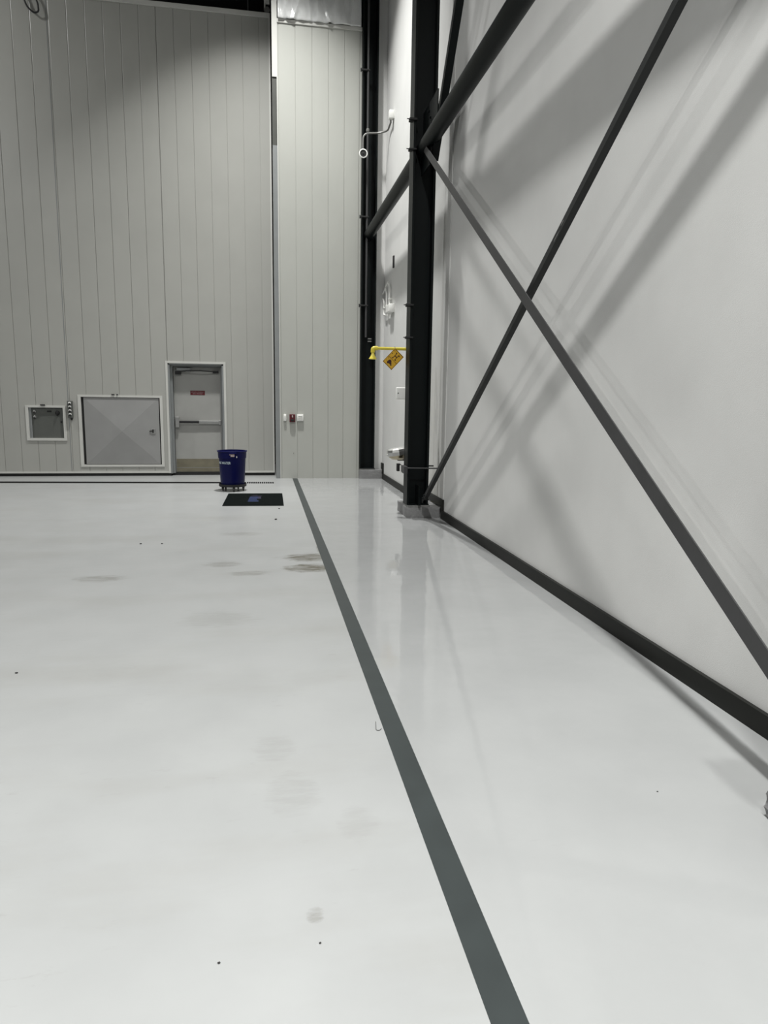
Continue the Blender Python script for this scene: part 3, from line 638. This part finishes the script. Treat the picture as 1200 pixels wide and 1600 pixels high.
# =================================================================== BIN ON DOLLY, MAT
BX, BY = -0.565, 12.80
t = thing('dolly', 'black wheeled dolly under the blue bin', 'dolly', (BX, BY, 0))
bm = bmesh.new(); lathe(bm, [(0.20, 0.075), (0.235, 0.078), (0.245, 0.09), (0.245, 0.125), (0.235, 0.128), (0.225, 0.105), (0.05, 0.10), (0.05, 0.085), (0.2, 0.085)], BX, BY, 0, 40); obj('dolly_ring', bm, 'black', t, smooth=True)
for k in range(5):
    a = math.radians(-90+8+72*k); cx, cyy = BX+0.19*math.cos(a), BY+0.19*math.sin(a)
    bm = bmesh.new(); bevel_box(bm, cx-0.02, cx+0.02, cyy-0.022, cyy+0.022, 0.05, 0.085, 0.004); box(bm, cx-0.022, cx-0.017, cyy-0.015, cyy+0.015, 0.028, 0.07); box(bm, cx+0.017, cx+0.022, cyy-0.015, cyy+0.015, 0.028, 0.07)
    cst = obj('caster', bm, 'blackp', t)
    bm = bmesh.new(); lathe(bm, [(0.012, -0.014), (0.034, -0.012), (0.038, -0.006), (0.038, 0.006), (0.034, 0.012), (0.012, 0.014)], cx, cyy, 0.0385, 22, 'X'); obj('wheel', bm, 'brace', cst, smooth=True)
t = thing('trash_bin', 'round blue plastic bin with white lettering standing on the wheeled dolly', 'bin', (BX, BY, 0.105))
bm = bmesh.new()
lathe(bm, [(0.02, 0.10), (0.205, 0.106), (0.212, 0.125), (0.236, 0.585), (0.247, 0.590), (0.252, 0.70), (0.264, 0.703), (0.268, 0.712), (0.264, 0.722), (0.245, 0.722), (0.240, 0.70), (0.198, 0.13), (0.02, 0.12)], BX, BY, 0, 56)
body = obj('bin_body', bm, 'bin', t, smooth=True)
for a_ in (math.radians(-84), math.radians(96)):
    bm = bmesh.new(); mt = Matrix.Translation((BX, BY, 0)) @ Matrix.Rotation(a_, 4, 'Z')
    bevel_box(bm, 0.245, 0.285, -0.06, 0.06, 0.675, 0.70, 0.008, 2, mt); bevel_box(bm, 0.245, 0.262, -0.05, 0.05, 0.62, 0.675, 0.004, 2, mt)
    obj('handle', bm, 'bin', t, smooth=True)
bm = bmesh.new(); mt = Matrix.Translation((BX, BY, 0)) @ Matrix.Rotation(math.radians(-86), 4, 'Z')
bevel_box(bm, 0.262, 0.266, -0.035, 0.032, 0.625, 0.685, 0.001, 1, mt); bevel_box(bm, 0.262, 0.266, -0.055, -0.035, 0.655, 0.672, 0.001, 1, mt); obj('sticker', bm, 'signwhite', t, label='small white paper sticker below the rim')
bm = bmesh.new(); mt = Matrix.Translation((BX, BY, 0)) @ Matrix.Rotation(math.radians(-70), 4, 'Z'); bevel_box(bm, 0.256, 0.260, -0.008, 0.008, 0.605, 0.635, 0.001, 1, mt); obj('tag', bm, 'white', t)
# lettering wrapped round the bin
b2 = text_mesh('ING WATER', 0.062, Matrix.Identity(4))
for v in b2.verts:
    u = v.co.x*0.82; r = 0.2335+v.co.z+0.0015; a = math.radians(-129)+u/0.233
    v.co = Vector((BX+r*math.cos(a), BY+r*math.sin(a), 0.510+v.co.y))
obj('lettering', b2, 'letter', t)

t = thing('floor_mat', 'black rubber mat with faded blue print lying in front of the blue bin', 'mat', (-0.16, 11.6, 0))
bm = bmesh.new(); pts = [(-0.649, 10.90), (0.293, 10.86), (0.306, 12.31), (-0.621, 12.34)]
prism(bm, pts, 0.0, 0.006)
for e in [e for e in bm.edges if all(abs(v.co.z-0.006) < 1e-5 for v in e.verts)]: pass
obj('mat_base', bm, 'mat', t)
bm = bmesh.new(); prism(bm, [(-0.60, 10.97), (0.245, 10.93), (0.258, 12.24), (-0.572, 12.27)], 0.006, 0.009); obj('mat_field', bm, 'mat', t)
r2 = random.Random(2)
for k in range(7):
    y = 11.30+k*0.085; xa = -0.27+0.004*k; xb = -0.12+r2.uniform(-0.01, 0.02)
    bm = bmesh.new(); box(bm, xa, xb, y, y+0.055, 0.009, 0.0096); obj('mat_print', bm, 'matprint', t, label='faded blue print line')
bm = bmesh.new(); box(bm, -0.23, -0.045, 11.93, 11.97, 0.009, 0.0096); box(bm, -0.11, -0.06, 11.62, 11.88, 0.009, 0.0094); box(bm, -0.20, -0.12, 12.02, 12.05, 0.009, 0.0096); obj('mat_wordmark', bm, 'matprint2', t, label='faded violet print')

# crumbs and bits of grit on the floor
CR = [((0.148, 9.60), 0.016, 'dark round crumb on the floor just in front of the mat'),
      ((0.213, 10.57), 0.011, 'small dark crumb on the floor beside the mat corner'),
      ((-1.392, 8.10), 0.011, 'left of two small dark crumbs far out on the left floor'),
      ((-1.158, 8.08), 0.010, 'right of two small dark crumbs far out on the left floor'),
      ((0.150, 1.907), 0.0035, 'tiny black crumb on the floor left of the stripe near the bottom edge'),
      ((-0.151, 1.876), 0.0040, 'tiny flat black chip on the floor near the bottom left'),
      ((-1.482, 4.291), 0.008, 'dark chip on the floor close to the left edge'),
      ((1.652, 2.535), 0.0035, 'tiny dark crumb on the glossy floor near the lower right footing')]
for (p, r, lab) in CR:
    bm = bmesh.new(); bmesh.ops.create_icosphere(bm, subdivisions=2, radius=r)
    rr = random.Random(int(r*10000)+int(p[1]*10))
    for v in bm.verts: v.co = Vector((v.co.x*1.2, v.co.y, v.co.z*0.5))*rr.uniform(0.75, 1.15)+Vector((p[0], p[1], r*0.45))
    tag(obj('floor_crumb', bm, 'crumb', smooth=True), lab, 'crumb', 'crumbs lying on the white floor')
bm = bmesh.new(); tube(bm, [(0.552, 3.356, 0.002), (0.540, 3.262, 0.002), (0.558, 3.256, 0.002), (0.570, 3.28, 0.002)], 0.0013, 6, bend=0.03)
tag(obj('hair_strand', bm, 'crumb'), 'short curled dark thread on the floor beside the stripe', 'thread')

# unseen hose reel, added only to cast the floor shadow at the lower right
t = thing('shadow_caster_reel', 'unseen reel added on the column nearest the camera to cast the lower right floor shadow', 'hose reel', (1.98, 1.93, 1.30))
bm = bmesh.new(); lathe(bm, [(0.06, 0.0), (0.16, 0.0), (0.16, 0.012), (0.07, 0.014), (0.07, 0.176), (0.16, 0.178), (0.16, 0.19), (0.06, 0.19)], 1.765, 1.92, 1.32, 40, 'X'); obj('reel_drum', bm, 'steel', t, smooth=True)
bm = bmesh.new(); pts = []
for k in range(150):
    a = 2*PI*k/18; pts.append((1.79+0.14*abs(((k/54) % 2)-1), 1.92+(0.09+0.0004*k)*math.cos(a), 1.32+(0.09+0.0004*k)*math.sin(a)))
pts += [(1.86, 1.78, 1.25), (1.88, 1.80, 1.13), (1.90, 1.84, 1.08)]
tube(bm, pts, 0.013, 8); obj('hose', bm, 'blackp', t, smooth=True)
bm = bmesh.new(); bevel_box(bm, 1.955, 1.989, 1.86, 1.98, 1.20, 1.44, 0.004); tube(bm, [(1.74, 1.92, 1.32), (1.96, 1.92, 1.32)], 0.02, 10); obj('mounting_bracket', bm, 'galv', t)
